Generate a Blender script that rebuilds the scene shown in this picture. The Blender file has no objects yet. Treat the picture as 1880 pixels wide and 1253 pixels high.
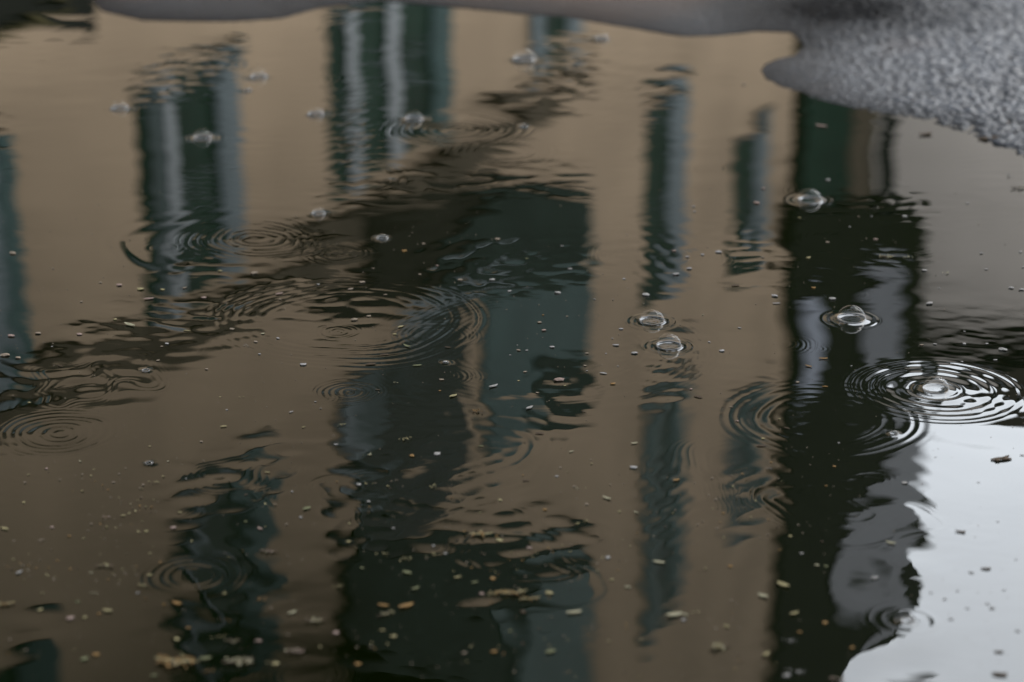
import bpy, bmesh, math, random
import numpy as np
from mathutils import Vector, Matrix

C = bpy.context.scene.collection
R = math.radians
rng = random.Random(11)
nrng = np.random.default_rng(5)

# ------------------------------------------------------------------ camera
W_PX, H_PX = 1880.0, 1253.0            # pixel units in which the photograph was measured
CAM_H, PITCH, LENS = 0.75, 20.0, 85.0
FPX = W_PX / 36.0 * LENS
cam_d = bpy.data.cameras.new('camera')
cam = bpy.data.objects.new('camera', cam_d)
C.objects.link(cam)
cam.location = (0, 0, CAM_H)
cam.rotation_euler = (R(90 - PITCH), 0, 0)
cam_d.lens, cam_d.sensor_width = LENS, 36.0
cam_d.clip_start, cam_d.clip_end = 0.05, 3000
cam_d.dof.use_dof = True
cam_d.dof.focus_distance = 2.14
cam_d.dof.aperture_fstop = 4.9
cam_d.dof.aperture_blades = 7
bpy.context.scene.camera = cam

# ------------------------------------------------------------------ sky, sun, exposure
SUN_EL, SUN_AZ = 42.0, 45.0            # azimuth clockwise from +Y
w = bpy.data.worlds.new('World')
bpy.context.scene.world = w
w.use_nodes = True
nt = w.node_tree
bg = nt.nodes['Background']
sky = nt.nodes.new('ShaderNodeTexSky')
sky.sky_type = 'NISHITA'
sky.sun_disc = False
sky.sun_elevation, sky.sun_rotation = R(SUN_EL), R(SUN_AZ)
sky.air_density, sky.dust_density, sky.ozone_density = 1.0, 6.0, 1.0
hs = nt.nodes.new('ShaderNodeHueSaturation')      # cloud cover takes the colour out of the sky
hs.inputs['Saturation'].default_value = 0.32
nt.links.new(sky.outputs['Color'], hs.inputs['Color'])
cl = nt.nodes.new('ShaderNodeMix'); cl.data_type = 'RGBA'      # an even layer of high cloud over the clear sky
cl.inputs['Factor'].default_value = 0.80
cn = nt.nodes.new('ShaderNodeTexNoise'); cn.inputs['Scale'].default_value = 4.5; cn.inputs['Detail'].default_value = 5
cr = nt.nodes.new('ShaderNodeValToRGB')
cr.color_ramp.elements[0].position, cr.color_ramp.elements[1].position = .3, .7
cr.color_ramp.elements[0].color, cr.color_ramp.elements[1].color = (7.5, 8.25, 9.15, 1), (9.2, 9.85, 10.5, 1)
ctc = nt.nodes.new('ShaderNodeTexCoord')
nt.links.new(ctc.outputs['Generated'], cn.inputs['Vector']); nt.links.new(cn.outputs['Fac'], cr.inputs['Fac'])
nt.links.new(cr.outputs['Color'], cl.inputs['B'])
nt.links.new(hs.outputs['Color'], cl.inputs['A'])
nt.links.new(cl.outputs['Result'], bg.inputs['Color'])
bg.inputs['Strength'].default_value = 0.15
sun_d = bpy.data.lights.new('sun', 'SUN')
sun = bpy.data.objects.new('sun', sun_d)
C.objects.link(sun)
sun_d.energy, sun_d.angle, sun_d.color = 0.5, R(25), (1.0, 0.96, 0.9)
sun.rotation_euler = (R(90 - SUN_EL), 0, R(180 - SUN_AZ))
vs = bpy.context.scene.view_settings
vs.view_transform, vs.look, vs.exposure, vs.gamma = 'Standard', 'None', 2.27, 1.0
vs.use_curve_mapping = False

# ------------------------------------------------------------------ measuring helpers
cp, sp = math.cos(R(PITCH)), math.sin(R(PITCH))
def ray(px, py):
    x, v = px - W_PX / 2, py - H_PX / 2
    return Vector((x, FPX * cp - v * sp, -FPX * sp - v * cp)).normalized()
def on_water(px, py, z=0.0):
    d = ray(px, py)
    t = (CAM_H - z) / -d.z
    return Vector((0, 0, CAM_H)) + d * t
def px_size(px, py):                   # metres per photo pixel (across) at that place on the water
    p = on_water(px, py)
    return ((p - Vector((0, 0, CAM_H))).dot(Vector((0, cp, -sp)))) / FPX

# ------------------------------------------------------------------ material helper
def mat(name, col, rough=0.6, var=0.0, scale=4.0, bump=0.0, bump_scale=60.0, spec=0.06, metallic=0.0, col2=None):
    if max(col) < .07: spec = min(spec, .01)
    m = bpy.data.materials.new(name)
    m.use_nodes = True
    t = m.node_tree
    p = t.nodes['Principled BSDF']
    p.inputs['Roughness'].default_value = rough
    p.inputs['Specular IOR Level'].default_value = spec
    p.inputs['Metallic'].default_value = metallic
    tc = t.nodes.new('ShaderNodeTexCoord')
    n = t.nodes.new('ShaderNodeTexNoise')
    n.inputs['Scale'].default_value, n.inputs['Detail'].default_value = scale, 6
    t.links.new(tc.outputs['Object'], n.inputs['Vector'])
    r = t.nodes.new('ShaderNodeValToRGB')
    c2 = col2 or tuple(min(1, c * (1 + var)) for c in col)
    c1 = col if col2 else tuple(c * (1 - var) for c in col)
    r.color_ramp.elements[0].position, r.color_ramp.elements[1].position = 0.32, 0.68
    r.color_ramp.elements[0].color, r.color_ramp.elements[1].color = (*c1, 1), (*c2, 1)
    t.links.new(n.outputs['Fac'], r.inputs['Fac'])
    t.links.new(r.outputs['Color'], p.inputs['Base Color'])
    if bump:
        n2 = t.nodes.new('ShaderNodeTexNoise')
        n2.inputs['Scale'].default_value, n2.inputs['Detail'].default_value = bump_scale, 4
        t.links.new(tc.outputs['Object'], n2.inputs['Vector'])
        b = t.nodes.new('ShaderNodeBump')
        b.inputs['Strength'].default_value = bump
        b.inputs['Distance'].default_value = 0.01
        t.links.new(n2.outputs['Fac'], b.inputs['Height'])
        t.links.new(b.outputs['Normal'], p.inputs['Normal'])
    return m

M = dict(
    render=mat('cream_render', (.28, .204, .134), .9, .15, .55, .2, 30),
    taupe=mat('taupe_render', (.60, .52, .45), .9, .06, .7, .2, 30),
    dark_wall=mat('dark_brown_cladding', (.0065, .0085, .004), .8, .3, 1.2, .2, 20),
    shutter=mat('grey_blue_shutter_paint', (.105, .125, .128), .6, .1, 3),
    teal=mat('slate_teal_paint', (.045, .073, .068), .7, .15, 1.5),
    slate=mat('dark_green_slate', (.014, .021, .017), .7, .3, 2.5, .3, 15),
    frame=mat('pale_window_frame_paint', (.19, .20, .20), .5, .06, 5),
    glass=mat('dark_window_glass', (.007, .019, .012), .35, .5, 1.3, spec=.01),
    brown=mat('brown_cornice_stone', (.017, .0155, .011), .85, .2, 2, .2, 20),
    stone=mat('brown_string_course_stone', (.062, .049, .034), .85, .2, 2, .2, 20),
    frame_dark=mat('grey_green_frame_paint', (.05, .062, .06), .6, .1, 5),
    dark_room=mat('unlit_room_glass', (.004, .0075, .004), .4, .4, 1.3, spec=.01),
    green_door=mat('dark_green_door_paint', (.006, .019, .012), .6, .3, 2),
    curtain=mat('white_net_curtain', (.24, .255, .29), .9, .08, 6),
    grey_panel=mat('grey_zinc_panel', (.135, .14, .15), .6, .15, 2),
    iron=mat('black_iron', (.012, .014, .012), .5, .2, 8),
    tile=mat('brown_roof_tile', (.06, .05, .04), .8, .3, 6, .4, 25),
    shop=mat('dark_shop_front', (.008, .008, .006), .4, .3, 2),
    olive=mat('olive_fascia_board', (.05, .042, .02), .7, .15, 3),
)

# ------------------------------------------------------------------ object helpers
def link(name, me, m=None, parent=None):
    o = bpy.data.objects.new(name, me)
    C.objects.link(o)
    if m is not None:
        me.materials.append(m)
    if parent is not None:
        o.parent = parent
    return o
def tag(o, label=None, cat=None, group=None, kind=None):
    for k, v in (('label', label), ('category', cat), ('group', group), ('kind', kind)):
        if v: o[k] = v
    return o
def empty(name, loc, rz=0.0):
    o = bpy.data.objects.new(name, None)
    C.objects.link(o)
    o.location, o.rotation_euler = loc, (0, 0, rz)
    o.empty_display_size = .02
    return o
def from_bm(name, bm, m, parent=None, smooth=False):
    me = bpy.data.meshes.new(name)
    bm.normal_update()
    bm.to_mesh(me); bm.free()
    if smooth:
        for p in me.polygons: p.use_smooth = True
    return link(name, me, m, parent)
def add_box(bm, x0, x1, y0, y1, z0, z1, bevel=0.0):
    r = bmesh.ops.create_cube(bm, size=1)
    bmesh.ops.scale(bm, vec=(x1 - x0, y1 - y0, z1 - z0), verts=r['verts'])
    bmesh.ops.translate(bm, vec=((x0 + x1) / 2, (y0 + y1) / 2, (z0 + z1) / 2), verts=r['verts'])
    if bevel:
        es = list({e for v in r['verts'] for e in v.link_edges})
        bmesh.ops.bevel(bm, geom=es, offset=bevel, segments=1, affect='EDGES')
def box(name, m, parent, *d, bevel=0.0):
    bm = bmesh.new(); add_box(bm, *d, bevel=bevel)
    return from_bm(name, bm, m, parent)
def prism(name, m, parent, pts, y0, y1):       # an outline in local x,z given a depth in y
    bm = bmesh.new()
    a = [bm.verts.new((x, y0, z)) for x, z in pts]
    b = [bm.verts.new((x, y1, z)) for x, z in pts]
    bm.faces.new(a); bm.faces.new(b[::-1])
    for i in range(len(pts)):
        j = (i + 1) % len(pts)
        bm.faces.new((a[j], a[i], b[i], b[j]))
    bmesh.ops.recalc_face_normals(bm, faces=bm.faces[:])
    return from_bm(name, bm, m, parent)

# ================================================================== WATER
# rows at even steps of view depth, columns fanning out, so the mesh is finest where one stands over it
NR, NC = 1150, 1480
e = np.linspace(R(31.5), R(10.6), NR)
ys = CAM_H / np.tan(e)
ys = np.concatenate([[0.2, .6, .9, 1.1], ys, [4.3, 4.8, 5.6, 7.0]])
tc_ = np.linspace(-1.13, 1.13, NC)
tx = np.concatenate([[-6, -4, -2.6, -1.8, -1.35], tc_, [1.35, 1.8, 2.6, 4, 6]])
YY = np.repeat(ys[:, None], len(tx), 1)
XX = tx[None, :] * (YY * .2125 + .058)
HH = np.zeros_like(XX)

def add_ring(px, py, rpx, slope, n=6, lam_ratio=2.2, inner=.25, soft=.12, ph=0.0, wob=0.0, win=None):
    """One set of circular waves: long ones inside, short ones outside, steepness `slope` at its strongest."""
    c = on_water(px, py)
    Rm = rpx * px_size(px, py)
    ext = Rm * (1 + 3 * soft) * 1.15
    r0, r1 = np.searchsorted(ys, c.y - ext), np.searchsorted(ys, c.y + ext)
    if r1 <= r0: return
    X, Y = XX[r0:r1], YY[r0:r1]
    dx, dy = X - c.x, Y - c.y
    wv = 6.283 / (1.7 * Rm)
    dx = dx + (wob + .012) * Rm * (np.sin(wv * Y + px) + np.sin(wv * 1.7 * (X + .4 * Y) + py))
    dy = dy + (wob + .012) * Rm * (np.sin(wv * X + py) + np.sin(wv * 1.6 * (Y - .5 * X) + px))
    r = np.sqrt(dx * dx + dy * dy)
    if wob:
        th = np.arctan2(dy, dx)
        r = r * (1 + wob * np.sin(2 * th + px) + wob * .7 * np.sin(3 * th + py) + wob * .5 * np.sin(5 * th + px + py))
    q = r / Rm
    # wavenumber k(q) grows from k0 to k0*lam_ratio at q=1; n whole waves inside the radius
    a = (lam_ratio - 1)
    k0 = 2 * math.pi * n / (1 + a / 2)                 # in units of 1/Rm
    qq = np.minimum(q, 1.5)
    phase = k0 * (qq + a * qq * qq / 2) + ph
    k = k0 * (1 + a * qq) / Rm
    env = 1 / (1 + np.exp(-(q - inner) / .06)) / (1 + np.exp((q - 1) / (soft * .5)))
    th0 = np.arctan2(dy, dx)
    env = env * (.72 + .28 * np.sin(2 * th0 + px * .7) * np.cos(th0 + py))
    phase = phase + .55 * np.sin(.43 * phase + px) 
    env = env * (.72 + .28 * np.sin(.37 * phase + py + 1.5 * th0))
    h = slope / k * env * np.cos(phase)
    if win is not None:                                # waves seen only to one side
        th = np.arctan2(dy, dx)
        h = h * np.clip(.5 + .5 * np.cos(th - win), 0, 1) ** 1.5
    HH[r0:r1] += h

RINGS = [
    # px, py, radius, slope, n, lam_ratio, inner, soft, phase, wobble
    (1718, 716, 163, .068, 6.2, 3.0, .06, .07, 2.4, -.008),
    (1512, 768, 188, .0145, 6.5, 2.4, .50, .08, 1.0, .004),
    (110, 795, 112, .036, 6, 1.8, .08, .14, 0, .01),
    (352, 1058, 104, .030, 5.5, 2.0, .30, .10, .5, .0),
    (640, 720, 70, .024, 6, 1.7, .10, .12, 0, .01),
    (818, 690, 70, .008, 7, 1.7, .10, .12, 0, .01),
    (620, 609, 50, .020, 5, 1.6, .05, .15, 0, .01),
    (640, 588, 262, .012, 11, 2.2, .55, .07, 0, .01),
    (472, 440, 132, .022, 8, 1.8, .08, .12, 0, .015),
    (618, 465, 68, .020, 5, 1.7, .06, .14, 0, .01),
    (835, 238, 128, .022, 7, 1.7, .1, .12, 0, .01),
    (930, 278, 112, .009, 7, 1.7, .35, .12, 0, .01),
    (640, 326, 120, .007, 6, 1.7, .6, .08, 0, .01),
    (580, 145, 56, .010, 4, 1.6, .05, .2, 0, .01),
    (805, 615, 88, .008, 8, 1.8, .4, .10, 0, .01),
    (770, 840, 270, .010, 6, 1.8, .45, .15, 0, .06, -.2),
    (450, 440, 235, .024, 3.2, 1.5, .62, .14, .8, .03, math.pi),
    (312, 925, 78, .011, 7, 1.8, .5, .12, 0, .02),
    (1082, 580, 26, .006, 3, 1.5, .3, .15, 0, 0),
    (1300, 310, 32, .008, 2.5, 1.4, .5, .15, 0, 0),
    (560, 1242, 92, .011, 6, 1.8, .4, .12, 0, .01),
    (375, 118, 110, .012, 6, 1.8, .05, .15, 0, .02),
    (1020, 128, 52, .011, 4, 1.6, .05, .15, 0, .01),
    (1425, 632, 75, .006, 7, 1.8, .4, .12, 0, .01),
    (1186, 258, 16, .006, 2, 1.4, .2, .2, 0, 0),
    (560, 728, 70, .004, 6, 1.8, .4, .15, 0, .01),
    (1668, 1140, 66, .034, 2.4, 1.8, .05, .2, 1.6, .0),
    (1560, 540, 60, .005, 7, 1.8, .3, .15, 0, 0),
    (300, 455, 50, .012, 3, 1.6, .35, .2, 0.3, .05),
    (160, 700, 120, .014, 5, 1.8, .3, .3, 0, .16),
    (1500, 640, 26, .008, 3, 1.5, .2, .2, 0, 0),
    (1480, 350, 44, .004, 4, 1.5, .3, .2, 0, 0),
    (250, 352, 34, .006, 2.5, 1.5, .3, .2, 0, 0),
    (1640, 440, 170, .004, 10, 2.0, .5, .1, 0, .02),
    (1220, 470, 130, .005, 12, 1.8, .3, .15, 0, .02),
    (1220, 900, 170, .003, 12, 1.8, .4, .2, 0, .05),
    (430, 870, 110, .009, 4.5, 1.8, .15, .3, 0, .14),
    (690, 900, 130, .013, 5, 1.8, .15, .3, 0, .14),
    (1380, 850, 170, .005, 9, 1.9, .5, .2, 0, .04),
    (1000, 640, 330, .004, 20, 2.0, .5, .1, 0, .01),
    (1540, 930, 160, .008, 5, 1.9, .2, .3, 0, .12),
    (950, 1030, 170, .009, 4, 1.9, .2, .3, 0, .14),
]
for i_, a in enumerate(RINGS): add_ring(*a[:3], a[3] * (1.0 if i_ == 0 else 1.55), *a[4:])

def add_chop(px, py, rx, ry, slope, lam, seed, spread=.9):
    """A small patch of water stirred by crossing waves from drops that fell a moment ago."""
    g = np.random.default_rng(seed)
    c, s_ = on_water(px, py), px_size(px, py)
    ax, ay = rx * s_, (on_water(px, py - ry).y - on_water(px, py + ry).y) / 2
    r0, r1 = np.searchsorted(ys, c.y - 2.6 * ay), np.searchsorted(ys, c.y + 2.6 * ay)
    X, Y = XX[r0:r1], YY[r0:r1]
    wx = X + .006 * np.sin(Y / .031 + seed); wy = Y + .008 * np.sin(X / .027 + 2 * seed)
    win = np.exp(-((X - c.x) / ax) ** 2 - ((Y - c.y) / ay) ** 2)
    h = 0
    for _ in range(7):
        a = math.pi / 2 + g.normal(0, spread); l = 1.2 * lam * math.exp(g.uniform(-.35, .7)); k = 2 * math.pi / l
        h = h + np.cos(k * (math.cos(a) * wx + math.sin(a) * wy) + g.uniform(0, 6.3)) / k
    HH[r0:r1] += slope * .53 * h * win
for i_, a in enumerate([
    (90, 700, 190, 45, .012, .024), (370, 590, 170, 42, .009, .024), (560, 540, 120, 35, .007, .018), (700, 880, 120, 90, .016, .030), (660, 960, 80, 60, .016, .022),
    (430, 880, 110, 55, .013, .024), (950, 985, 150, 55, .013, .022), (1560, 900, 150, 60, .011, .026), (1640, 1060, 80, 90, .020, .055),
    (1060, 130, 170, 55, .007, .022), (880, 480, 190, 60, .008, .022), (1222, 480, 60, 60, .010, .016), (1222, 715, 60, 40, .012, .022),
    (1222, 920, 60, 80, .005, .014), (1650, 378, 70, 20, .012, .018), (330, 480, 60, 30, .010, .016), (650, 230, 50, 90, .013, .014),
    (60, 1150, 110, 45, .009, .03), (410, 1080, 110, 110, .013, .032), (820, 760, 110, 40, .011, .016), (1375, 460, 50, 40, .010, .018),
    (1375, 900, 50, 50, .009, .022), (1000, 720, 90, 50, .013, .024), (1580, 470, 120, 25, .010, .012), (320, 140, 110, 50, .012, .02),
    (860, 340, 120, 30, .007, .022), (520, 40, 110, 20, .012, .016), (1630, 1190, 110, 60, .02, .06), (900, 1120, 150, 60, .010, .03), (100, 640, 120, 60, .008, .03), (1700, 700, 110, 34, .030, .024), (1780, 740, 70, 20, .026, .016)]):
    add_chop(*a, 200 + i_)

# the restless surface between the drops: bundles of plane waves, fading in and out over the puddle
def patch(seed, size, lo=0.0):
    g = np.random.default_rng(seed)
    s = np.zeros_like(XX)
    for _ in range(7):
        a = g.uniform(0, 2 * math.pi); k = 2 * math.pi / (size * g.uniform(.7, 1.5))
        s += np.cos(k * (math.cos(a) * XX + math.sin(a) * YY) + g.uniform(0, 6.3))
    return np.clip(.5 + s / 4.5 - lo, 0, 1.2)
for seed, lam0, lam1, nw, rms, psize, lo in (
        (1, .16, .42, 10, .0022, .6, -.2), (2, .05, .13, 16, .0026, .45, .05),
        (3, .022, .05, 18, .0034, .3, .25), (4, .010, .022, 18, .0022, .3, .12)):
    g = np.random.default_rng(seed + 40)
    s = np.zeros_like(XX)
    for _ in range(nw):
        a = math.pi / 2 + g.normal(0, .5 if lam0 < .1 else .8); lam = math.exp(g.uniform(math.log(lam0), math.log(lam1)))
        k = 2 * math.pi / lam
        s += rms * math.sqrt(2 / nw) / k * np.cos(k * (math.cos(a) * XX + math.sin(a) * YY) + g.uniform(0, 6.3))
    HH += s * patch(seed * 7 + 3, psize, lo)

# bubbles pull the water up into a little collar
BUB = [  # px, py of the waterline centre, dome radius in px, label
    (1197, 590, 23, 'upper of the two sharp clear bubbles floating side by side'),
    (1228, 636, 23, 'lower of the two sharp clear bubbles floating side by side'),
    (1563, 586, 26, 'clear bubble with bright rim above the biggest ripple rings'),
    (1487, 368, 22, 'clear bubble floating on the dark balcony reflection'),
    (1718, 716, 24, 'burst bubble in the middle of the brightest ripple rings'),
    (962, 110, 20, 'blurred bubble beside the small far window reflection'),
    (760, 220, 19, 'blurred bubble on the rim of ripples under the wide window reflection'),
    (475, 142, 18, 'blurred bubble between the two upper window reflections'),
    (372, 254, 19, 'blurred bubble in front of the dark pane of the leftmost window reflection'),
    (220, 200, 18, 'blurred bubble left of the leftmost window reflection'),
    (580, 211, 17, 'blurred bubble touching the left edge of the wide window reflection'),
    (585, 393, 14, 'small bubble above the pair of ripple rings'),
    (702, 438, 12, 'small bubble right of the pair of ripple rings'),
    (274, 851, 8, 'tiny dark ringed bubble on the brown reflection at lower left'),
    (962, 233, 8, 'tiny bubble at the right end of the far ripple rings'),
    (455, 167, 8, 'tiny blurred bubble just below a larger blurred bubble'),
    (1105, 72, 14, 'dim blurred bubble near the far shore'),
    (1641, 797, 9, 'small bright bubble between the two sets of ripple rings'),
    (818, 666, 6, 'tiny white bubble above the fine ripple rings in the middle'),
    (268, 681, 8, 'tiny pale bubble with a dark rim on the ruffled brown reflection'),
    (1666, 1142, 14, 'blurred bright splash bubble beside the sky reflection'),
]
for px, py, rp, lab in BUB:
    c, s = on_water(px, py), px_size(px, py)
    rb = rp * s * (.86 if rp < 20 else 1)
    ell = max(.0016, rb * .22)
    r0, r1 = np.searchsorted(ys, c.y - rb * 3), np.searchsorted(ys, c.y + rb * 3)
    r = np.sqrt((XX[r0:r1] - c.x) ** 2 + (YY[r0:r1] - c.y) ** 2)
    HH[r0:r1] += np.where(r > rb, .34 * ell * np.exp(-(r - rb) / ell), .34 * ell * np.exp(-(rb - r) / (.5 * ell)))
    HH[r0:r1] += (.0006 * (rp / 25) * .22) * np.exp(-((r / rb - 1.75) / .28) ** 2) * np.cos((r / rb - 1.75) * 9)

nr, nc = XX.shape
co = np.stack([XX, YY, HH], -1).astype(np.float32).reshape(-1, 3)
idx = np.arange(nr * nc).reshape(nr, nc)
quads = np.stack([idx[:-1, :-1], idx[:-1, 1:], idx[1:, 1:], idx[1:, :-1]], -1).reshape(-1, 4)
def grid_mesh(name, co, quads):
    me = bpy.data.meshes.new(name)
    me.vertices.add(len(co)); me.vertices.foreach_set('co', co.ravel())
    me.loops.add(quads.size); me.loops.foreach_set('vertex_index', quads.astype(np.int32).ravel())
    me.polygons.add(len(quads))
    me.polygons.foreach_set('loop_start', np.arange(0, quads.size, 4, dtype=np.int32))
    me.polygons.foreach_set('loop_total', np.full(len(quads), 4, dtype=np.int32))
    me.polygons.foreach_set('use_smooth', np.ones(len(quads), dtype=bool))
    me.update(calc_edges=True)
    return me
water_m = bpy.data.materials.new('rain_water')
water_m.use_nodes = True
p = water_m.node_tree.nodes['Principled BSDF']
p.inputs['Base Color'].default_value = (.0004, .0007, .0001, 1)   # deep murky body
p.inputs['Roughness'].default_value = 0.0
p.inputs['IOR'].default_value = 1.333
wt = link('puddle_water', grid_mesh('puddle_water', co, quads), water_m)
tag(wt, 'dark still rain puddle with round ripples mirroring a cream house', 'puddle', kind='structure')

def water_z(x, y):                      # height of the modelled surface at a place
    i = min(max(int(np.searchsorted(ys, y)), 0), nr - 1)
    j = min(max(int(np.searchsorted(tx, x / (ys[i] * .2125 + .058))), 0), nc - 1)
    return float(HH[i, j])

# ================================================================== ASPHALT
SHORE = [(60, -60), (150, -22), (185, 22), (260, 38), (430, 40), (520, 34), (600, 12), (700, 2), (830, 14), (930, 24), (1030, 33), (1140, 50), (1250, 68),
         (1320, 66), (1390, 58), (1450, 60), (1474, 84), (1458, 103), (1428, 109),
         (1405, 118), (1396, 130), (1404, 145), (1432, 161), (1500, 184), (1600, 207), (1690, 218), (1760, 240), (1820, 262), (1880, 288), (2010, 350)]
P = [on_water(*q) for q in SHORE]
poly = [(v.x, v.y) for v in P] + [(1.6, 2.0), (2.6, 1.2), (9, 1.0), (60, 1), (60, 90), (-60, 90), (-60, 6), (-4, 5.2), (-1.6, 4.6)]
def signed_dist(X, Y, poly):            # negative inside
    d = np.full(X.shape, 1e9); inside = np.zeros(X.shape, bool)
    n = len(poly)
    for i in range(n):
        x0, y0 = poly[i]; x1, y1 = poly[(i + 1) % n]
        ex, ey = x1 - x0, y1 - y0
        t = np.clip(((X - x0) * ex + (Y - y0) * ey) / (ex * ex + ey * ey), 0, 1)
        d = np.minimum(d, (X - x0 - t * ex) ** 2 + (Y - y0 - t * ey) ** 2)
        cross = ((y0 > Y) != (y1 > Y)) & (X < ex * (Y - y0) / ((ey if ey else 1e-9)) + x0)
        inside ^= cross
    d = np.sqrt(d)
    return np.where(inside, -d, d)
gx = np.concatenate([-np.geomspace(1500, 1.05, 26), np.arange(-1.0, 0.24, .006), np.arange(.24, 1.10, .0019), np.arange(1.10, 2.2, .004), np.geomspace(2.3, 1500, 26)])
gy = np.concatenate([-np.geomspace(1500, .5, 18), np.arange(0, 1.0, .1), np.arange(1.0, 2.5, .01), np.arange(2.5, 4.3, .0021), np.geomspace(4.35, 2500, 30)])
GX, GY = np.meshgrid(gx, gy)
D = signed_dist(GX, GY, poly)
land = np.clip(-D / .10, -1, 1)
def vnoise(X, Y, cell, seed):           # smooth value noise
    g = np.random.default_rng(seed)
    T = g.random((512, 512)).astype(np.float64)
    u, v = X / cell, Y / cell
    iu, iv = np.floor(u).astype(np.int64), np.floor(v).astype(np.int64)
    fu, fv = u - iu, v - iv
    fu, fv = fu * fu * (3 - 2 * fu), fv * fv * (3 - 2 * fv)
    a = T[iv % 512, iu % 512]; b = T[iv % 512, (iu + 1) % 512]; c_ = T[(iv + 1) % 512, iu % 512]; d_ = T[(iv + 1) % 512, (iu + 1) % 512]
    return (a * (1 - fu) + b * fu) * (1 - fv) + (c_ * (1 - fu) + d_ * fu) * fv
rough_zone = np.clip((GX - .34) / .22, .08, 1) * np.clip((4.27 - GY) / .3, 0, 1) * np.clip((2.1 - GX) / .3, 0, 1) * np.clip((GY - 2.3) / .25, 0, 1)
grain = (vnoise(GX, GY, .0048, 1) - .5) * .0042 + (vnoise(GX, GY, .0080, 2) - .5) * .0040 + (vnoise(GX, GY, .03, 6) - .5) * .003
GZ = np.where(land > 0, .0034 * land ** .6 + .012 * np.clip(-D / 1.5, 0, 1), -.006 - .022 * np.clip(D / .3, 0, 1)) + grain * rough_zone \
     + (vnoise(GX, GY, .09, 3) - .5) * .0016
far = (GX < -1.0) | (GX > 2.2) | (GY > 4.29) | (GY < 1.0)
GZ = np.where(far, np.where(D < 0, .012, -.03), GZ)
nrg, ncg = GX.shape
cog = np.stack([GX, GY, GZ], -1).astype(np.float32).reshape(-1, 3)
ig = np.arange(nrg * ncg).reshape(nrg, ncg)
qg = np.stack([ig[:-1, :-1], ig[:-1, 1:], ig[1:, 1:], ig[1:, :-1]], -1).reshape(-1, 4)
asp = bpy.data.materials.new('wet_asphalt')
asp.use_nodes = True
t = asp.node_tree
p = t.nodes['Principled BSDF']
tc = t.nodes.new('ShaderNodeTexCoord')
vo = t.nodes.new('ShaderNodeTexVoronoi'); vo.inputs['Scale'].default_value = 240
no = t.nodes.new('ShaderNodeTexNoise'); no.inputs['Scale'].default_value = 2.2; no.inputs['Detail'].default_value = 3
rr = t.nodes.new('ShaderNodeValToRGB')
rr.color_ramp.elements[0].color, rr.color_ramp.elements[1].color = (.0025, .0028, .0034, 1), (.022, .0235, .027, 1)
mx = t.nodes.new('ShaderNodeMix'); mx.data_type = 'RGBA'
r2 = t.nodes.new('ShaderNodeValToRGB'); r2.color_ramp.elements[0].position, r2.color_ramp.elements[1].position = .52, .68
t.links.new(tc.outputs['Object'], vo.inputs['Vector']); t.links.new(tc.outputs['Object'], no.inputs['Vector'])
t.links.new(vo.outputs['Color'], rr.inputs['Fac'])
t.links.new(no.outputs['Fac'], r2.inputs['Fac'])
t.links.new(r2.outputs['Color'], mx.inputs['Factor'])
t.links.new(rr.outputs['Color'], mx.inputs['A'])
mx.inputs['B'].default_value = (.024, .017, .0145, 1)
sx = t.nodes.new('ShaderNodeSeparateXYZ'); t.links.new(tc.outputs['Object'], sx.inputs['Vector'])
old = t.nodes.new('ShaderNodeMapRange')                 # the older, smoother surfacing to the left of the coarse repair
old.inputs['From Min'].default_value, old.inputs['From Max'].default_value = .33, .62
old.inputs['To Min'].default_value, old.inputs['To Max'].default_value = .62, 1.0
t.links.new(sx.outputs['X'], old.inputs['Value'])
dpatch = t.nodes.new('ShaderNodeVectorMath'); dpatch.operation = 'DISTANCE'      # a dark patch by the water
dpatch_p = on_water(1540, 22); dpatch.inputs[1].default_value = (dpatch_p.x, dpatch_p.y, 0)
sc_ = t.nodes.new('ShaderNodeVectorMath'); sc_.operation = 'MULTIPLY'; sc_.inputs[1].default_value = (1, 1, 0)
t.links.new(tc.outputs['Object'], sc_.inputs[0]); t.links.new(sc_.outputs[0], dpatch.inputs[0])
tn = t.nodes.new('ShaderNodeMath'); tn.operation = 'MULTIPLY_ADD'; tn.inputs[1].default_value = .16; 
t.links.new(no.outputs['Fac'], tn.inputs[0]); t.links.new(dpatch.outputs['Value'], tn.inputs[2])
tr_ = t.nodes.new('ShaderNodeMapRange')
tr_.inputs['From Min'].default_value, tr_.inputs['From Max'].default_value = .13, .34
tr_.inputs['To Min'].default_value, tr_.inputs['To Max'].default_value = .10, 1.0
t.links.new(tn.outputs[0], tr_.inputs['Value'])
pm = t.nodes.new('ShaderNodeMath'); pm.operation = 'MULTIPLY'
wz = t.nodes.new('ShaderNodeMapRange')                  # soaked where it is barely above the water
wz.inputs['From Min'].default_value, wz.inputs['From Max'].default_value = .0, .0055
wz.inputs['To Min'].default_value, wz.inputs['To Max'].default_value = .30, 1.0
t.links.new(sx.outputs['Z'], wz.inputs['Value'])
wm = t.nodes.new('ShaderNodeMath'); wm.operation = 'MULTIPLY'
t.links.new(old.outputs['Result'], wm.inputs[0]); t.links.new(wz.outputs['Result'], wm.inputs[1])
t.links.new(wm.outputs[0], pm.inputs[0]); t.links.new(tr_.outputs['Result'], pm.inputs[1])
tint = t.nodes.new('ShaderNodeVectorMath'); tint.operation = 'SCALE'
t.links.new(mx.outputs['Result'], tint.inputs[0]); t.links.new(pm.outputs[0], tint.inputs['Scale'])
t.links.new(tint.outputs[0], p.inputs['Base Color'])
sm_ = t.nodes.new('ShaderNodeMath'); sm_.operation = 'MULTIPLY'; sm_.inputs[1].default_value = .09
t.links.new(pm.outputs[0], sm_.inputs[0]); t.links.new(sm_.outputs[0], p.inputs['Specular IOR Level'])
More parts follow.
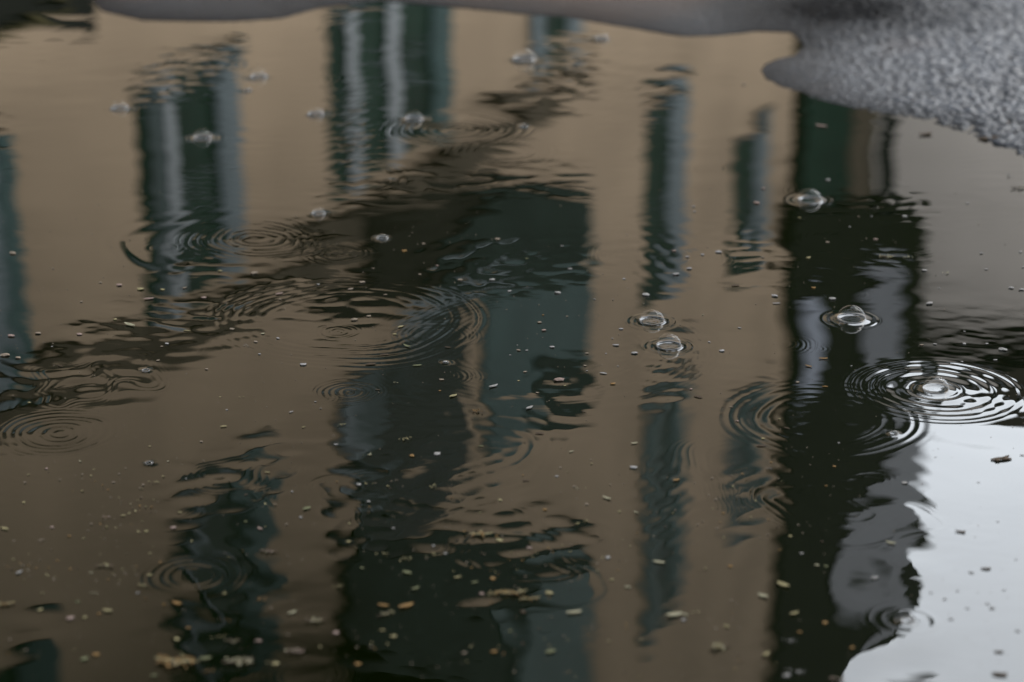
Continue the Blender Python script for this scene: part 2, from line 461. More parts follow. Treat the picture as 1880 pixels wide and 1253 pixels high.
p.inputs['Roughness'].default_value = .42
b = t.nodes.new('ShaderNodeBump'); b.inputs['Strength'].default_value = .5; b.inputs['Distance'].default_value = .002
t.links.new(vo.outputs['Distance'], b.inputs['Height']); t.links.new(b.outputs['Normal'], p.inputs['Normal'])
g_o = link('asphalt_ground', grid_mesh('asphalt_ground', cog, qg), asp)
tag(g_o, 'wet grey asphalt with coarse glistening grains around the puddle', 'asphalt', kind='structure')

# ================================================================== BUILDINGS (they stand beyond the puddle and show in it)
WP, WAZ = 7.5, 20.0                     # the long facade: distance of its plane from the camera, direction of its run
wd = Vector((math.sin(R(WAZ)), math.cos(R(WAZ)), 0))
wn = Vector((math.cos(R(WAZ)), -math.sin(R(WAZ)), 0))
FOOT = -wn * WP
def on_wall(px, py, off=0.0):           # where the mirrored ray of a photo pixel meets the facade: (run, height)
    d = ray(px, py); d.z = -d.z
    o = Vector((0, 0, -CAM_H))
    t = (wn.dot(FOOT) + off - wn.dot(o)) / wn.dot(d)
    q = o + d * t
    return q.dot(wd), q.z
def hgt(px, py): return on_wall(px, py)[1]
def run(px, py=600): return on_wall(px, py)[0]
BASE_Z = .012
def facade(name, label):
    o = empty(name, FOOT + Vector((0, 0, BASE_Z)))
    o.rotation_euler.z = math.atan2(wd.y, wd.x)       # local x = along the wall, local -y = out of it towards the street
    return tag(o, label, 'building')
H1 = (3.16, 4.62)
def pt(px, py, off=0.0): return on_wall(px, py, off)
def outline(pts, off): return [on_wall(x, y, off) for x, y in pts]

bA = facade('cream_house', 'long cream rendered house with grey blue shutters mirrored in the puddle')
u0, u1 = run(-900), run(1450, 620)
bm = bmesh.new(); add_box(bm, u0, u1, 0, 6, -.4, 17.5)
from_bm('wall', bm, M['render'], bA)
box('shade_overhang', M['brown'], bA, u0, run(655), -3.0, -.002, 8.85, 9.1)  # deep overhang added out of view to shade the wall below it
# string course over the first floor, with the ripples' bending of its reflection built into the slope
prism('string_course', M['stone'], bA, [(u0, 4.46), (12.6, 4.50), (13.8, 4.84), (17.0, 4.82), (run(1085, 200), 4.98), (run(1085, 200), 5.22), (17.0, 5.16), (13.7, 5.06), (12.5, 4.72), (u0, 4.66)], -.10, 0)

def window(parent, z0, z1, strips, px_y, sill=True, base=0.0, pane='glass'):
    """strips: (photo x0, x1, material, how far proud of the wall)."""
    a, b = run(strips[0][0], px_y), run(strips[-1][1], px_y)
    wnd = box('window', M[pane], parent, a, b, -.012 - base, .05 - base, z0, z1)
    zc = (z0 + z1) / 2
    box('glazing_bar', M['frame_dark'], wnd, a + .02, b - .02, -.022 - base, -.0125 - base, zc - .025, zc + .025)
    for x0, x1, m, proud in strips:
        if m == 'glass': continue
        nm = {'shutter': 'shutter', 'teal': 'shutter', 'frame': 'frame', 'frame_dark': 'frame', 'curtain': 'curtain', 'grey_panel': 'blind', 'slate': 'shutter'}[m]
        s0, s1 = on_wall(x0, px_y, proud)[0], on_wall(x1, px_y, proud)[0]
        bm = bmesh.new()
        add_box(bm, s0, s1, -proud - .015 - base, -proud - base, z0 - .01, z1 + .01)
        if nm == 'shutter':             # louvres
            nl = 14
            for i in range(nl):
                zz = z0 + (z1 - z0) * (i + .5) / nl
                add_box(bm, s0 + .05, s1 - .05, -proud - .024 - base, -proud - .016 - base, zz - .03, zz + .03)
        from_bm(nm, bm, M[m], wnd)
    if sill:
        box('sill', M['frame_dark'], wnd, a - .05, b + .05, -.05, -.013, z0 - .09, z0 - .012)
    return wnd
# first floor
window(bA, *H1, [(250, 272, 'glass', .0), (272, 298, 'frame_dark', .025), (303, 321, 'frame', .03), (327, 398, 'glass', 0), (398, 440, 'shutter', .03)], 260)
window(bA, *H1, [(603, 640, 'glass', 0), (640, 658, 'frame', .03), (662, 712, 'glass', 0), (713, 734, 'frame', .03), (742, 792, 'glass', 0), (792, 828, 'teal', .03)], 150)
window(bA, *H1, [(975, 998, 'shutter', .03), (1002, 1042, 'glass', 0), (1042, 1070, 'shutter', .03)], 80)
# a shutter standing open at the left edge
window(bA, hgt(20, 235), hgt(20, 690), [(-150, 5, 'shutter', .03), (5, 36, 'teal', .04)], 450, sill=False)
# second floor
window(bA, hgt(410, 905), hgt(410, 1330), [(322, 350, 'glass', 0), (350, 372, 'shutter', .03), (372, 452, 'glass', 0), (452, 505, 'teal', .03)], 1050)
window(bA, hgt(90, 1150), hgt(90, 1500), [(-60, 30, 'glass', 0), (30, 105, 'teal', .03)], 1220, sill=False)
window(bA, hgt(740, 640), hgt(740, 765), [(625, 655, 'shutter', .03), (655, 700, 'frame_dark', .03), (700, 855, 'glass', 0)], 700, pane='dark_room')
window(bA, hgt(740, 768), hgt(740, 1000), [(630, 655, 'glass', 0), (655, 672, 'frame_dark', .03), (672, 855, 'glass', 0)], 880, sill=False, pane='dark_room')
window(bA, hgt(990, 470), hgt(990, 735), [(885, 1083, 'teal', .03)], 600, sill=False)
prism('shutter_box', M['slate'], bA, outline([(990, 655), (1084, 650), (1084, 735), (1010, 775), (990, 765)], .08), -.08, -.05)
window(bA, hgt(1222, 180), hgt(1222, 560), [(1183, 1226, 'glass', 0), (1226, 1260, 'shutter', .03)], 370)
window(bA, hgt(1222, 705), hgt(1222, 1125), [(1185, 1206, 'teal', .03), (1206, 1232, 'glass', 0), (1232, 1258, 'teal', .03)], 900)
window(bA, hgt(1375, 245), hgt(1375, 480), [(1346, 1382, 'glass', 0), (1384, 1408, 'shutter', .03)], 360)
window(bA, hgt(1375, 715), hgt(1375, 935), [(1340, 1375, 'glass', 0), (1375, 1400, 'teal', .03)], 820)
# slate hung upper bay, and the board and apron under the shuttered opening
zt = 16.0
q0, q1, q2 = pt(640, 1010, .08), pt(860, 990, .08), pt(1088, 985, .08)
prism('slate_bay', M['slate'], bA, [q0, q1, q2, (q2[0], zt), (q0[0], zt)], -.08, 0.0)
tw = outline([(955, 1110), (1086, 1020), (1086, 1240), (955, 1300)], .12)
prism('bay_panel', M['teal'], bA, [tw[0], tw[1], (tw[1][0], zt - .3), (tw[0][0], zt - .3)], -.12, -.0815)
prism('eaves_board', M['brown'], bA, outline([(690, 495), (655, 395), (930, 325), (1078, 352), (760, 565), (610, 590), (570, 560)], .10), -.10, -.065)
prism('apron_panel', M['slate'], bA, outline([(775, 545), (870, 395), (925, 350), (1084, 352), (1084, 490), (885, 560)], .14), -.14, -.105)
prism('ledge', M['shutter'], bA, outline([(735, 612), (735, 592), (960, 476), (960, 492)], .17), -.17, -.145)
# ground floor shop at the left
sz = hgt(90, 48)
sf = outline([(-120, 50), (180, 46)], .10)
prism('shop_front', M['shop'], bA, [(sf[0][0], -.2), (sf[1][0], -.2), sf[1], sf[0]], -.10, 0)
box('fascia', M['olive'], bA, run(-600), run(95, 20), -.14, -.102, hgt(60, 12), hgt(60, 28))

CO = .09
bC = facade('dark_house', 'narrow dark clad house with a balcony at the end of the cream house')
o_ = outline([(1450, 620), (1600, 280), (1602, 340), (1692, 372), (1690, 900), (1694, 1130), (1610, 1215), (1545, 1268)], CO)
o_ = [(o_[0][0], -.4), (o_[1][0], -.4)] + o_[2:] + [(o_[0][0], o_[-1][1] + 2.5)]
prism('wall', M['dark_wall'], bC, o_, -CO, 7)
BO = .24
prism('balcony', M['dark_wall'], bC, outline([(1456, 384), (1580, 372), (1698, 380), (1700, 470), (1690, 492), (1456, 488)], BO), -BO, -CO - .002)
def cwin(x0, x1, y0, y1, m, nm):
    ym = (y0 + y1) / 2
    (a, _), (b, _) = on_wall(x0, ym, .14), on_wall(x1, ym, .14)
    xm = (x0 + x1) / 2
    z0, z1 = on_wall(xm, y0, .14)[1], on_wall(xm, y1, .14)[1]
    wnd = box('window', M['iron'], bC, a, b, -.13, -CO - .002, z0, z1)
    box(nm, M[m], wnd, a + .06, b - .06, -.145, -.1315, z0 + .06, z1 - .06)
    return wnd
cwin(1578, 1652, 490, 690, 'grey_panel', 'curtain')
cwin(1470, 1506, 565, 742, 'curtain', 'curtain')
cwin(1558, 1686, 860, 1085, 'grey_panel', 'blind')
a_, b_ = on_wall(1478, 250, .13), on_wall(1556, 335, .13)
box('door', M['green_door'], bC, a_[0], b_[0], -.13, -CO - .002, .2, b_[1])
a_, b_ = on_wall(1562, 250, .12), on_wall(1598, 335, .12)
box('door_post', M['stone'], bC, a_[0], b_[0], -.12, -CO - .002, .2, b_[1])
pz = on_wall(1626, 376, .2)
bm = bmesh.new()
bmesh.ops.create_cone(bm, cap_ends=True, segments=12, radius1=.13, radius2=.13, depth=pz[1], matrix=Matrix.Translation((on_wall(1626, 300, .2)[0], -.2, pz[1] / 2)))
from_bm('balcony_post', bm, M['iron'], bC)

# taupe house across the end of the street: faces the camera
def on_front(px, py, dist):
    d = ray(px, py); d.z = -d.z
    t = dist / d.y
    return d.x * t, -CAM_H + d.z * t
DD = 47.0
tx0, _ = on_front(1572, 400, DD)
bD = tag(empty('taupe_house', (tx0, DD, BASE_Z), R(-4)), 'pale taupe house with a brown tiled roof beside the open sky', 'building')
eh = on_front(1780, 630, DD)[1]
rh = on_front(1880, 752, DD)[1]
bm = bmesh.new(); add_box(bm, 0, 14, 0, 9, -.4, eh)
from_bm('wall', bm, M['taupe'], bD)
prism('roof', M['tile'], bD, [(-.4, eh), (14.4, eh), (14.4, rh), (1.6, rh + .0), (.1, eh + .6)], -.5, 9)
prism('skylight', M['grey_panel'], bD, [(1.3, eh + .5), (3.0, eh + .5), (3.0, eh + .8), (1.3, eh + .8)], -.56, -.502)
box('gutter', M['iron'], bD, -.4, 14.4, -.66, -.505, eh - .1, eh + .12)

# ================================================================== BUBBLES
film = bpy.data.materials.new('bubble_film')
film.use_nodes = True
t = film.node_tree
t.nodes.remove(t.nodes['Principled BSDF'])
gl = t.nodes.new('ShaderNodeBsdfGlossy'); gl.inputs['Roughness'].default_value = .008
tr = t.nodes.new('ShaderNodeBsdfTransparent')
lw = t.nodes.new('ShaderNodeLayerWeight'); lw.inputs['Blend'].default_value = .5
pw = t.nodes.new('ShaderNodeMath'); pw.operation = 'POWER'; pw.inputs[1].default_value = 7.0
fr = t.nodes.new('ShaderNodeMath'); fr.operation = 'MULTIPLY_ADD'; fr.inputs[1].default_value = .95; fr.inputs[2].default_value = .008
t.links.new(lw.outputs['Facing'], pw.inputs[0]); t.links.new(pw.outputs[0], fr.inputs[0])
mm = t.nodes.new('ShaderNodeMixShader')
t.links.new(fr.outputs[0], mm.inputs['Fac']); t.links.new(tr.outputs[0], mm.inputs[1]); t.links.new(gl.outputs[0], mm.inputs[2])
t.links.new(mm.outputs[0], t.nodes['Material Output'].inputs['Surface'])
rim_m = bpy.data.materials.new('bubble_rim_water')
rim_m.use_nodes = True
p = rim_m.node_tree.nodes['Principled BSDF']
p.inputs['Base Color'].default_value = (.01, .01, .01, 1); p.inputs['Roughness'].default_value = .02; p.inputs['IOR'].default_value = 1.333
def dome_mesh(r, squash, seed):
    g = random.Random(seed)
    bm = bmesh.new()
    nlat, nlon = 14, 36
    rings = []
    for i in range(nlat):
        a = (i / nlat) * math.pi / 2
        rings.append([bm.verts.new((r * math.cos(a) * math.cos(b), r * math.cos(a) * math.sin(b), r * squash * math.sin(a)))
                      for b in (2 * math.pi * j / nlon for j in range(nlon))])
    top = bm.verts.new((0, 0, r * squash))
    for i in range(nlat - 1):
        for j in range(nlon):
            bm.faces.new((rings[i][j], rings[i][(j + 1) % nlon], rings[i + 1][(j + 1) % nlon], rings[i + 1][j]))
    for j in range(nlon):
        bm.faces.new((rings[-1][j], rings[-1][(j + 1) % nlon], top))
    return bm
def torus(bm, r, tr_, n=40, m_=8, z=0.0):
    v = [[bm.verts.new(((r + tr_ * math.cos(b)) * math.cos(a), (r + tr_ * math.cos(b)) * math.sin(a), z + tr_ * math.sin(b)))
          for b in (2 * math.pi * j / m_ for j in range(m_))] for a in (2 * math.pi * i / n for i in range(n))]
    for i in range(n):
        for j in range(m_):
            bm.faces.new((v[i][j], v[(i + 1) % n][j], v[(i + 1) % n][(j + 1) % m_], v[i][(j + 1) % m_]))
for k, (px, py, rp, lab) in enumerate(BUB):
    c, s = on_water(px, py), px_size(px, py)
    rb = rp * s * (.86 if rp < 20 else 1)
    root = tag(empty('bubble', (c.x, c.y, 0.0003)), lab, 'bubble', 'rain bubbles floating on the puddle')
    from_bm('film_dome', dome_mesh(rb, (.9 + .16 * (k * 37 % 10) / 10) if rp > 12 else .75, k), film, root, smooth=True)
    bm = bmesh.new(); torus(bm, rb, rb * (.035 if rp > 21 else .10), z=rb * .04)
    from_bm('water_rim', bm, rim_m, root, smooth=True)

# ================================================================== WHAT FLOATS ON THE PUDDLE
def debris_mat(name, c1, c2, sss=0.0):
    m = mat(name, c1, .55, 0, 420, 0, spec=.3, col2=c2)
    return m
DM = dict(w=debris_mat('wet_white_scale', (.04, .037, .034), (.08, .075, .07)),
          t=debris_mat('wet_tan_scale', (.035, .027, .02), (.062, .05, .038)),
          y=debris_mat('wet_yellow_petal', (.036, .030, .015), (.080, .068, .038)),
          c=debris_mat('wet_cream_petal', (.045, .041, .027), (.085, .077, .052)),
          o=debris_mat('wet_orange_floret', (.032, .018, .008), (.072, .044, .018)),
          k=debris_mat('wet_pink_petal', (.042, .029, .024), (.07, .052, .044)),
          g=debris_mat('wet_green_petal', (.022, .022, .012), (.046, .046, .026)),
          n=debris_mat('wet_brown_husk', (.010, .0075, .005), (.03, .022, .016)))
COLN = dict(w='white', t='tan', y='yellow', c='cream', o='orange', k='pink', g='green', n='brown')
LAND = [('the twin bubbles', 1212, 610), ('the brightest ripple rings', 1718, 716), ('the bubble above the brightest rings', 1563, 582),
        ('the leftmost ripple rings', 110, 795), ('the lower left ripple rings', 352, 1058), ('the upper pair of rings', 540, 450),
        ('the fine middle rings', 818, 690), ('the blurred splash bubble', 1666, 1142), ('the gravel spit', 1640, 180),
        ('the bubble on the balcony', 1487, 366), ('the darkest bottom reflection', 880, 1170),
        ('the right hand window reflection', 1222, 960), ('the tiny dark ringed bubble', 274, 851), ('the small ripple arcs', 645, 720)]
# origin of each measured crop; then x, y in that crop, kind (s scale, p petal, f floret cluster, h husk), colour, length in photo pixels
CROPS = {
 (625, 415): """435,268,s,t,9 655,298,s,t,11 830,298,s,w,13 925,360,s,w,9 1190,370,s,w,15 1258,238,s,w,10 1838,268,s,w,16 1828,140,s,k,11 1672,381,s,w,18
  1555,293,s,w,7 1393,405,s,w,6 1493,408,s,t,5 1538,566,s,w,11 1508,656,s,w,13 1612,699,s,w,16 1160,666,s,w,12 1115,575,s,k,13 1090,531,s,t,10 1242,498,s,t,6
  970,655,s,w,4 975,684,s,t,11 1020,684,s,w,7 930,710,s,w,5 1010,802,s,t,9 1195,848,s,k,24 838,882,p,w,23 573,747,s,w,9 618,935,p,y,20 305,860,f,c,12 165,760,h,n,17
  240,708,h,n,15 365,662,p,g,20 420,768,h,g,15 588,668,h,n,11 75,517,s,t,16 155,497,s,t,10 330,555,p,y,15 297,595,s,y,9 203,900,h,n,9 555,845,s,t,12 735,1018,f,o,22
  368,1170,f,y,22 770,1210,h,g,9 1035,1000,p,w,20 1090,1140,h,n,15 1335,1020,h,n,8 1265,1240,p,c,12 1610,1195,p,c,15 1440,810,h,w,13 1350,700,s,t,8 1340,768,s,t,8
  1350,795,s,w,5 1490,618,s,w,5 1490,868,s,o,13 1078,917,s,t,8 1230,877,p,y,8 975,850,s,y,6 245,380,s,t,9 55,350,s,t,12 120,312,s,t,14 180,235,s,t,7 350,140,s,o,12
  860,75,s,t,12 455,100,s,t,9 1213,112,s,w,6 530,220,s,k,7 1020,180,s,g,6 15,1090,f,y,14 530,1250,s,w,14 545,905,s,o,6 1455,700,s,w,4 1520,770,s,w,4 1110,490,s,o,6""",
 (1250, 415): """205,146,s,w,14 118,160,s,w,9 35,172,s,w,9 45,237,s,w,14 450,175,s,t,7 698,178,s,y,12 803,92,s,t,10 1065,76,s,k,11 1135,172,f,c,24 1245,174,f,c,18 1335,246,s,w,12
  1445,263,f,c,20 1672,240,s,w,8 1645,152,s,w,10 1360,429,s,w,18 1808,342,s,w,13 1865,352,s,w,14 1860,145,s,w,9 1875,228,s,w,8 830,402,s,w,17 512,386,s,w,15 523,427,h,w,13
  725,341,s,o,11 300,330,h,n,14 120,490,s,c,5 320,560,s,w,8 225,686,s,w,13 155,637,s,w,6 1553,580,s,w,6 1320,655,s,t,9 1390,650,s,w,9 1553,648,s,w,9 1675,648,s,w,8
  1760,681,s,w,20 1723,738,s,w,10 1540,747,s,w,7 700,772,p,o,16 780,730,h,o,15 790,883,h,o,10 640,860,s,t,9 95,940,h,n,15 55,897,s,k,9 310,1072,s,k,9 450,1168,s,y,8
  440,1207,h,n,16 865,1190,s,w,6 935,770,s,w,5 580,1110,h,n,11 1415,342,s,w,5 275,995,h,t,8 540,1060,s,y,6""",
 (1250, 0): """770,695,p,k,26 805,988,s,w,12 415,1115,s,k,15 1225,1188,s,w,12 1570,1117,s,w,7 1850,1035,f,w,26 1800,965,f,w,16 1340,742,h,n,24 975,1190,s,t,6 1045,1188,s,w,6
  450,1035,s,k,9 70,1135,s,w,8 345,465,s,t,10 800,160,s,w,14 1690,765,h,n,38 75,1160,s,w,6 650,1195,s,y,7 925,1245,s,w,5""",
 (0, 415): """70,152,s,t,18 655,327,s,k,15 770,350,s,y,16 890,352,s,y,10 1010,343,s,t,11 815,403,p,k,22 1115,397,s,k,13 1203,250,s,y,10 1390,262,s,t,17 710,547,p,c,30 630,515,s,y,9
  435,597,s,k,14 60,605,s,k,17 210,592,s,t,14 100,725,s,t,13 30,712,s,t,22 330,770,h,n,9 1270,568,s,t,12 1025,577,h,y,12 1440,593,s,c,9 1522,618,s,w,10 1342,658,f,w,11
  1400,637,s,t,11 1422,704,s,w,7 1660,762,s,w,14 1530,375,p,k,17 1535,405,s,t,7 1743,323,s,w,7 1330,940,f,y,11 1243,1010,s,w,6 1595,1022,p,w,11 1225,1102,p,y,14
  1663,1105,p,y,9 160,970,s,y,9 1132,787,s,t,9 1205,940,s,y,5 1103,1185,s,t,9 1840,1200,s,w,9 1870,1095,f,y,14 865,740,s,t,9 885,663,s,t,7 915,648,s,w,10 1728,965,s,w,5
  1757,1002,s,w,5 285,663,s,w,5 445,418,s,t,7 290,237,s,t,6 550,312,s,t,7 820,1210,s,y,6""",
 (0, 833): """840,158,f,y,17 1465,105,p,y,13 585,350,f,k,18 675,342,p,y,12 25,415,p,y,19 235,478,f,t,18 285,407,s,k,10 950,410,s,k,16 760,432,f,y,16 800,430,s,y,11 130,270,s,y,9
  1425,415,p,k,17 1345,375,s,g,9 1475,540,f,k,26 1680,305,p,g,20 1648,352,s,w,8 1600,210,s,w,7 570,620,f,y,28 105,655,p,w,17 510,768,f,c,15 425,815,s,g,10 30,830,f,o,28
  220,860,s,y,14 590,865,p,y,22 543,880,s,o,9 385,905,s,k,18 465,900,s,y,12 785,730,f,y,22 820,668,s,y,12 1230,770,s,y,10 1440,800,f,o,20 970,825,p,o,24 1600,875,p,c,22
  1725,920,f,c,32 1840,985,s,k,15 965,1020,s,y,15 1205,1010,f,y,18 1275,1030,f,c,24 1415,1030,s,k,16 1030,958,s,o,10 1250,915,f,o,16 525,1105,s,o,16 460,1130,s,g,18
  960,1150,f,o,62 1305,1150,f,c,48 845,1220,p,g,16 1145,1195,f,o,20 1125,1128,p,g,26 1510,1155,s,y,18 1620,1090,f,k,30 1855,730,f,y,20 620,160,s,t,8 440,45,p,c,8 255,85,s,k,8
  515,88,s,y,5 920,45,s,c,5 1020,140,s,w,5 985,325,s,y,8 315,588,p,o,9 755,765,s,w,7 1570,390,s,t,7 500,655,p,c,9 75,480,s,t,6 380,455,s,o,9""",
 (625, 833): """150,10,f,c,18 390,15,s,o,13 530,8,s,w,14 510,185,f,y,18 610,247,f,o,10 160,295,f,o,12 155,265,s,w,9 100,172,s,w,11 770,450,f,o,34 870,478,s,y,15 510,508,s,w,8
  515,556,f,y,18 240,555,f,y,18 365,583,f,y,20 365,655,p,g,22 640,680,p,y,16 835,688,s,o,13 735,708,p,g,15 410,742,p,g,20 950,770,f,o,40 845,768,f,o,26 775,770,s,k,13
  1045,800,f,o,28 1145,768,s,y,20 235,835,p,o,24 360,840,p,o,34 240,885,f,y,26 230,970,p,y,13 290,1005,s,y,16 1280,875,p,c,34 1150,1090,p,g,24 930,975,s,g,12
  840,1090,s,o,16 95,1155,s,o,14 1465,573,s,w,14 1745,600,p,c,26 1605,80,s,w,18 1840,148,p,o,16 1185,127,s,w,8 1285,195,f,c,10 1460,248,p,c,22 875,257,s,y,9 1205,80,s,t,6
  1350,280,s,t,9 1620,325,p,c,12 1345,372,f,y,14 1300,385,s,y,8 1485,695,s,y,10 1575,735,p,c,14 1830,890,p,c,34 1035,520,s,k,12 1120,310,s,o,12 575,550,s,w,9 290,412,s,w,9
  1530,320,s,y,8 120,630,p,g,12 45,485,s,y,11 50,385,s,y,7 1015,150,h,n,13 765,325,s,y,5 1000,870,s,n,14 680,1095,s,t,12""",
 (1250, 833): """485,85,f,w,13 495,50,s,o,7 840,72,s,o,9 795,178,s,o,7 1225,163,s,w,14 1150,493,p,c,22 1060,683,s,w,17 1755,35,h,n,54 1530,432,h,n,27 1590,655,h,n,16 1670,635,h,n,26
  1735,375,h,n,9 1680,825,h,n,12 1705,850,h,n,16 1570,850,h,n,12 1480,910,h,n,15 1740,1090,h,n,24 1745,1215,h,n,40 600,455,s,y,9 660,550,s,w,9 745,615,s,c,11 795,620,s,g,10
  125,635,f,y,15 270,620,s,o,12 560,725,p,y,32 450,785,p,c,25 620,880,p,y,22 610,1030,f,w,22 580,1220,s,w,20 640,1200,f,w,22 250,950,p,y,15 210,1065,f,y,36 465,1105,p,y,24
  20,885,p,c,18 15,915,s,w,12 850,1240,f,k,24 790,930,s,o,14 935,1070,s,o,12 650,980,s,o,10 1370,765,h,n,10 1515,755,h,n,9 1445,800,h,n,12 1770,750,h,n,9 1845,975,h,n,14
  1630,160,h,n,9 1395,20,h,n,7 1870,12,h,n,13 1385,290,h,n,6 1835,582,h,n,8""",
}
def blob(bm, r, loc, sq=(1, 1, .5), g=rng, rot=0.0):
    q = bmesh.ops.create_icosphere(bm, subdivisions=1, radius=r)
    M4 = Matrix.Translation(loc) @ Matrix.Rotation(rot, 4, 'Z') @ Matrix.Diagonal((*sq, 1))
    for v in q['verts']:
        v.co *= g.uniform(.8, 1.2)
    bmesh.ops.transform(bm, matrix=M4, verts=q['verts'])
def leafshape(bm, L, wdt, th, curl, loc=(0, 0, 0), rot=0.0, tilt=0.0, n=7):
    top, bot = [], []
    for i in range(n):
        f = i / (n - 1)
        ww = wdt * (math.sin(math.pi * min(1, f * .95 + .025)) ** .8)
        x = (f - .5) * L
        z = curl * L * (f - .5) ** 2 * 4
        top.append([(x, -ww / 2, z + th + ww * .18), (x, 0, z + th), (x, ww / 2, z + th + ww * .18)])
        bot.append([(x, -ww / 2, z + ww * .18), (x, 0, z), (x, ww / 2, z + ww * .18)])
    Mx = Matrix.Translation(loc) @ Matrix.Rotation(rot, 4, 'Z') @ Matrix.Rotation(tilt, 4, 'Y')
    T = [[bm.verts.new(Mx @ Vector(c)) for c in r_] for r_ in top]
    B = [[bm.verts.new(Mx @ Vector(c)) for c in r_] for r_ in bot]
    for i in range(n - 1):
        for j in range(2):
            bm.faces.new((T[i][j], T[i + 1][j], T[i + 1][j + 1], T[i][j + 1]))
            bm.faces.new((B[i][j + 1], B[i + 1][j + 1], B[i + 1][j], B[i][j]))
        bm.faces.new((T[i + 1][0], T[i][0], B[i][0], B[i + 1][0]))
        bm.faces.new((T[i][2], T[i + 1][2], B[i + 1][2], B[i][2]))
    bm.faces.new((T[0][0], T[0][1], T[0][2], B[0][2], B[0][1], B[0][0]))
    bm.faces.new((T[-1][2], T[-1][1], T[-1][0], B[-1][0], B[-1][1], B[-1][2]))
items = []
for (ox, oy), txt in CROPS.items():
    for e_ in txt.split():
        a_, b_, kd, cl_, ln = e_.split(',')
        items.append((ox + float(a_) * 630 / 1880, oy + float(b_) * 630 / 1880, kd, cl_, float(ln)))
NAMES = dict(s='bud_scale', p='petal', f='floret_cluster', h='seed_husk')
KINDW = dict(s='bud scale', p='petal', f='floret cluster', h='seed husk')
def direction(dx, dy):
    ax, ay = abs(dx), abs(dy)
    v, h_ = ('below' if dy > 0 else 'above'), ('right' if dx > 0 else 'left')
    if ax > 2.4 * ay: return h_ + ' of'
    if ay > 2.4 * ax: return v
    return v + ' and ' + h_ + ' of'
plan, seen = [], {}
for it in items:
    px, py, kd, cl_, ln = it
    nm, lx, ly = min(LAND, key=lambda l: (l[1] - px) ** 2 + ((l[2] - py) * 1.6) ** 2)
    size = '' if kd in 'fh' and ln < 26 else ('tiny ' if ln < 8 else 'small ' if ln < 14 else 'large ' if ln > 26 else '')
    key = f"{size}{COLN[cl_]} {KINDW[kd]} {direction(px - lx, py - ly)} {nm}"
    seen.setdefault(key, []).append((math.hypot(px - lx, py - ly), len(plan)))
    plan.append((it, key))
ORD = ['nearest', 'second nearest', 'third nearest', 'fourth nearest', 'fifth nearest', 'sixth nearest', 'seventh nearest', 'eighth nearest', 'ninth nearest', 'tenth nearest', 'farthest']
labels = {}
for key, lst in seen.items():
    lst.sort()
    for r_, (_, i) in enumerate(lst):
        labels[i] = key if len(lst) == 1 else ORD[min(r_, 10)] + ' ' + key
GROUPS = dict(s='bud scales scattered over the puddle', p='petals floating on the puddle', f='fallen floret clusters on the puddle', h='seed husks and twig bits on the puddle')
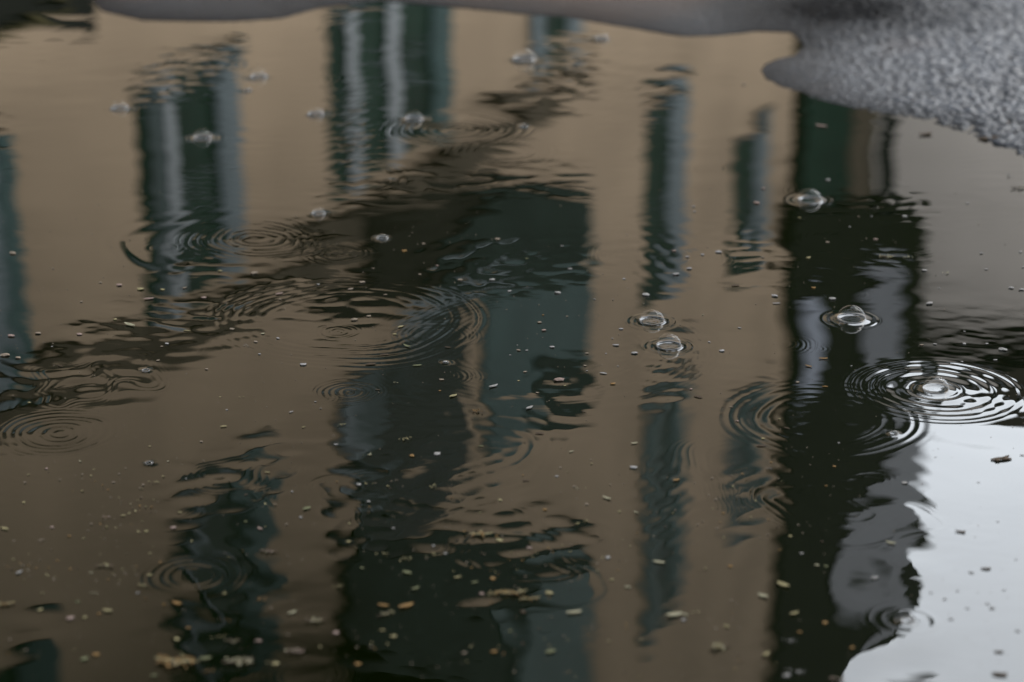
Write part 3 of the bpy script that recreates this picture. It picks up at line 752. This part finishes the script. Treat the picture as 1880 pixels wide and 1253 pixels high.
for i, ((px, py, kd, cl_, ln), key) in enumerate(plan):
    c, s_ = on_water(px, py), px_size(px, py)
    L = ln * s_ * (.88 if kd in 'sp' else .72 if px > 1690 and py > 780 else 1.1)
    g = random.Random(i * 13 + 7)
    bm = bmesh.new()
    if kd == 's':
        blob(bm, L * .5, (0, 0, L * .10), (1, g.uniform(.45, .8), .28), g)
        if g.random() < .4: blob(bm, L * .25, (L * .3, g.uniform(-.2, .2) * L, L * .12), (1, .7, .4), g)
        rz = g.uniform(-.5, .5)
    elif kd == 'p':
        leafshape(bm, L, L * g.uniform(.28, .42), L * .05, g.uniform(.05, .16))
        rz = g.choice((-1, 1)) * g.uniform(.1, .9)
    elif kd == 'h':
        leafshape(bm, L, L * g.uniform(.2, .34), L * .06, g.uniform(-.02, .1), n=6)
        if ln > 18: leafshape(bm, L * .5, L * .16, L * .05, .1, (L * .25, L * .16, .0), g.uniform(.3, .9), n=5)
        if ln > 30: blob(bm, L * .16, (-L * .2, -L * .1, L * .05), (1, .8, .5), g)
        rz = g.uniform(-.6, .4)
    else:
        nfl = max(5, int(ln / 2.1))
        for k in range(nfl):
            f = g.gauss(0, .27)
            lc = (f * L, g.gauss(0, .13) * L, L * g.uniform(.02, .10))
            if g.random() < .7: leafshape(bm, L * g.uniform(.14, .34), L * g.uniform(.05, .09), L * .02, g.uniform(.1, .35), lc, g.uniform(0, 6.3), g.uniform(-.7, .7), 5)
            else: blob(bm, L * g.uniform(.03, .07), lc, (1, .85, .7), g)
        rz = g.uniform(-.5, .5)
    zc = water_z(c.x, c.y)
    if kd == 'f' and ln >= 24:             # the larger ones show a stalk of their own
        root = empty(NAMES[kd], (c.x, c.y, zc + .0002), rz)
        fo = from_bm('florets', bm, DM[cl_], root)
        fo.data.materials.append(DM['y' if cl_ in 'oc' else 'c']); fo.data.materials.append(DM['n'])
        for q, pl in enumerate(fo.data.polygons):
            pl.material_index = (0, 0, 1, 0, 2, 1, 0)[(q // 22) % 7]
        st = bmesh.new()
        leafshape(st, L * 1.15, L * .06, L * .05, .06, (0, 0, L * .03), .25, 0, 6)
        from_bm('stalk', st, DM['n' if cl_ != 'o' else 'y'], root)
        tag(root, labels[i], 'flower', GROUPS[kd])
    else:
        o = from_bm(NAMES[kd], bm, DM[cl_])
        o.location, o.rotation_euler = (c.x, c.y, zc + .0002), (0, 0, rz)
        tag(o, labels[i], {'s': 'bud scale', 'p': 'petal', 'f': 'flower', 'h': 'seed husk'}[kd], GROUPS[kd])
# pollen: far too fine and many to count
bm = bmesh.new()
g = random.Random(99)
for _ in range(650):
    px, py = g.uniform(0, 1880), g.uniform(330, 1253)
    c, s_ = on_water(px, py), px_size(px, py)
    r_ = g.uniform(.5, 1.15) * s_
    q = bmesh.ops.create_icosphere(bm, subdivisions=1, radius=r_)
    bmesh.ops.translate(bm, vec=(c.x, c.y, water_z(c.x, c.y) + r_ * .3), verts=q['verts'])
tag(from_bm('pollen', bm, DM['t']), 'fine tan pollen dusting the puddle surface', 'pollen', kind='stuff')

# crumbs of blossom drifting together near the bottom of the view, too many to count
bm = bmesh.new()
g = random.Random(7)
drifts = [(g.uniform(0, 1600), g.uniform(860, 1250), g.uniform(40, 160)) for _ in range(34)]
for dx_, dy_, dw in drifts:
    for _ in range(g.randint(4, 16)):
        px, py = g.gauss(dx_, dw * .5), g.gauss(dy_, dw * .16)
        if not (0 < px < 1660 and 800 < py < 1260): continue
        c, s_ = on_water(px, py), px_size(px, py)
        L = g.uniform(2.5, 6.5) * s_
        leafshape(bm, L, L * g.uniform(.3, .6), L * .08, g.uniform(.05, .3), (c.x, c.y, water_z(c.x, c.y) + .0002), g.uniform(0, 3.1), g.uniform(-.3, .3), 4)
o = from_bm('blossom_crumbs', bm, DM['y'])
o.data.materials.append(DM['t']); o.data.materials.append(DM['o']); o.data.materials.append(DM['n'])
for q, pl in enumerate(o.data.polygons):
    pl.material_index = (0, 1, 2, 0, 3, 1)[(q // 20) % 6]
tag(o, 'fine yellow brown blossom crumbs drifting on the near water', 'blossom litter', kind='stuff')
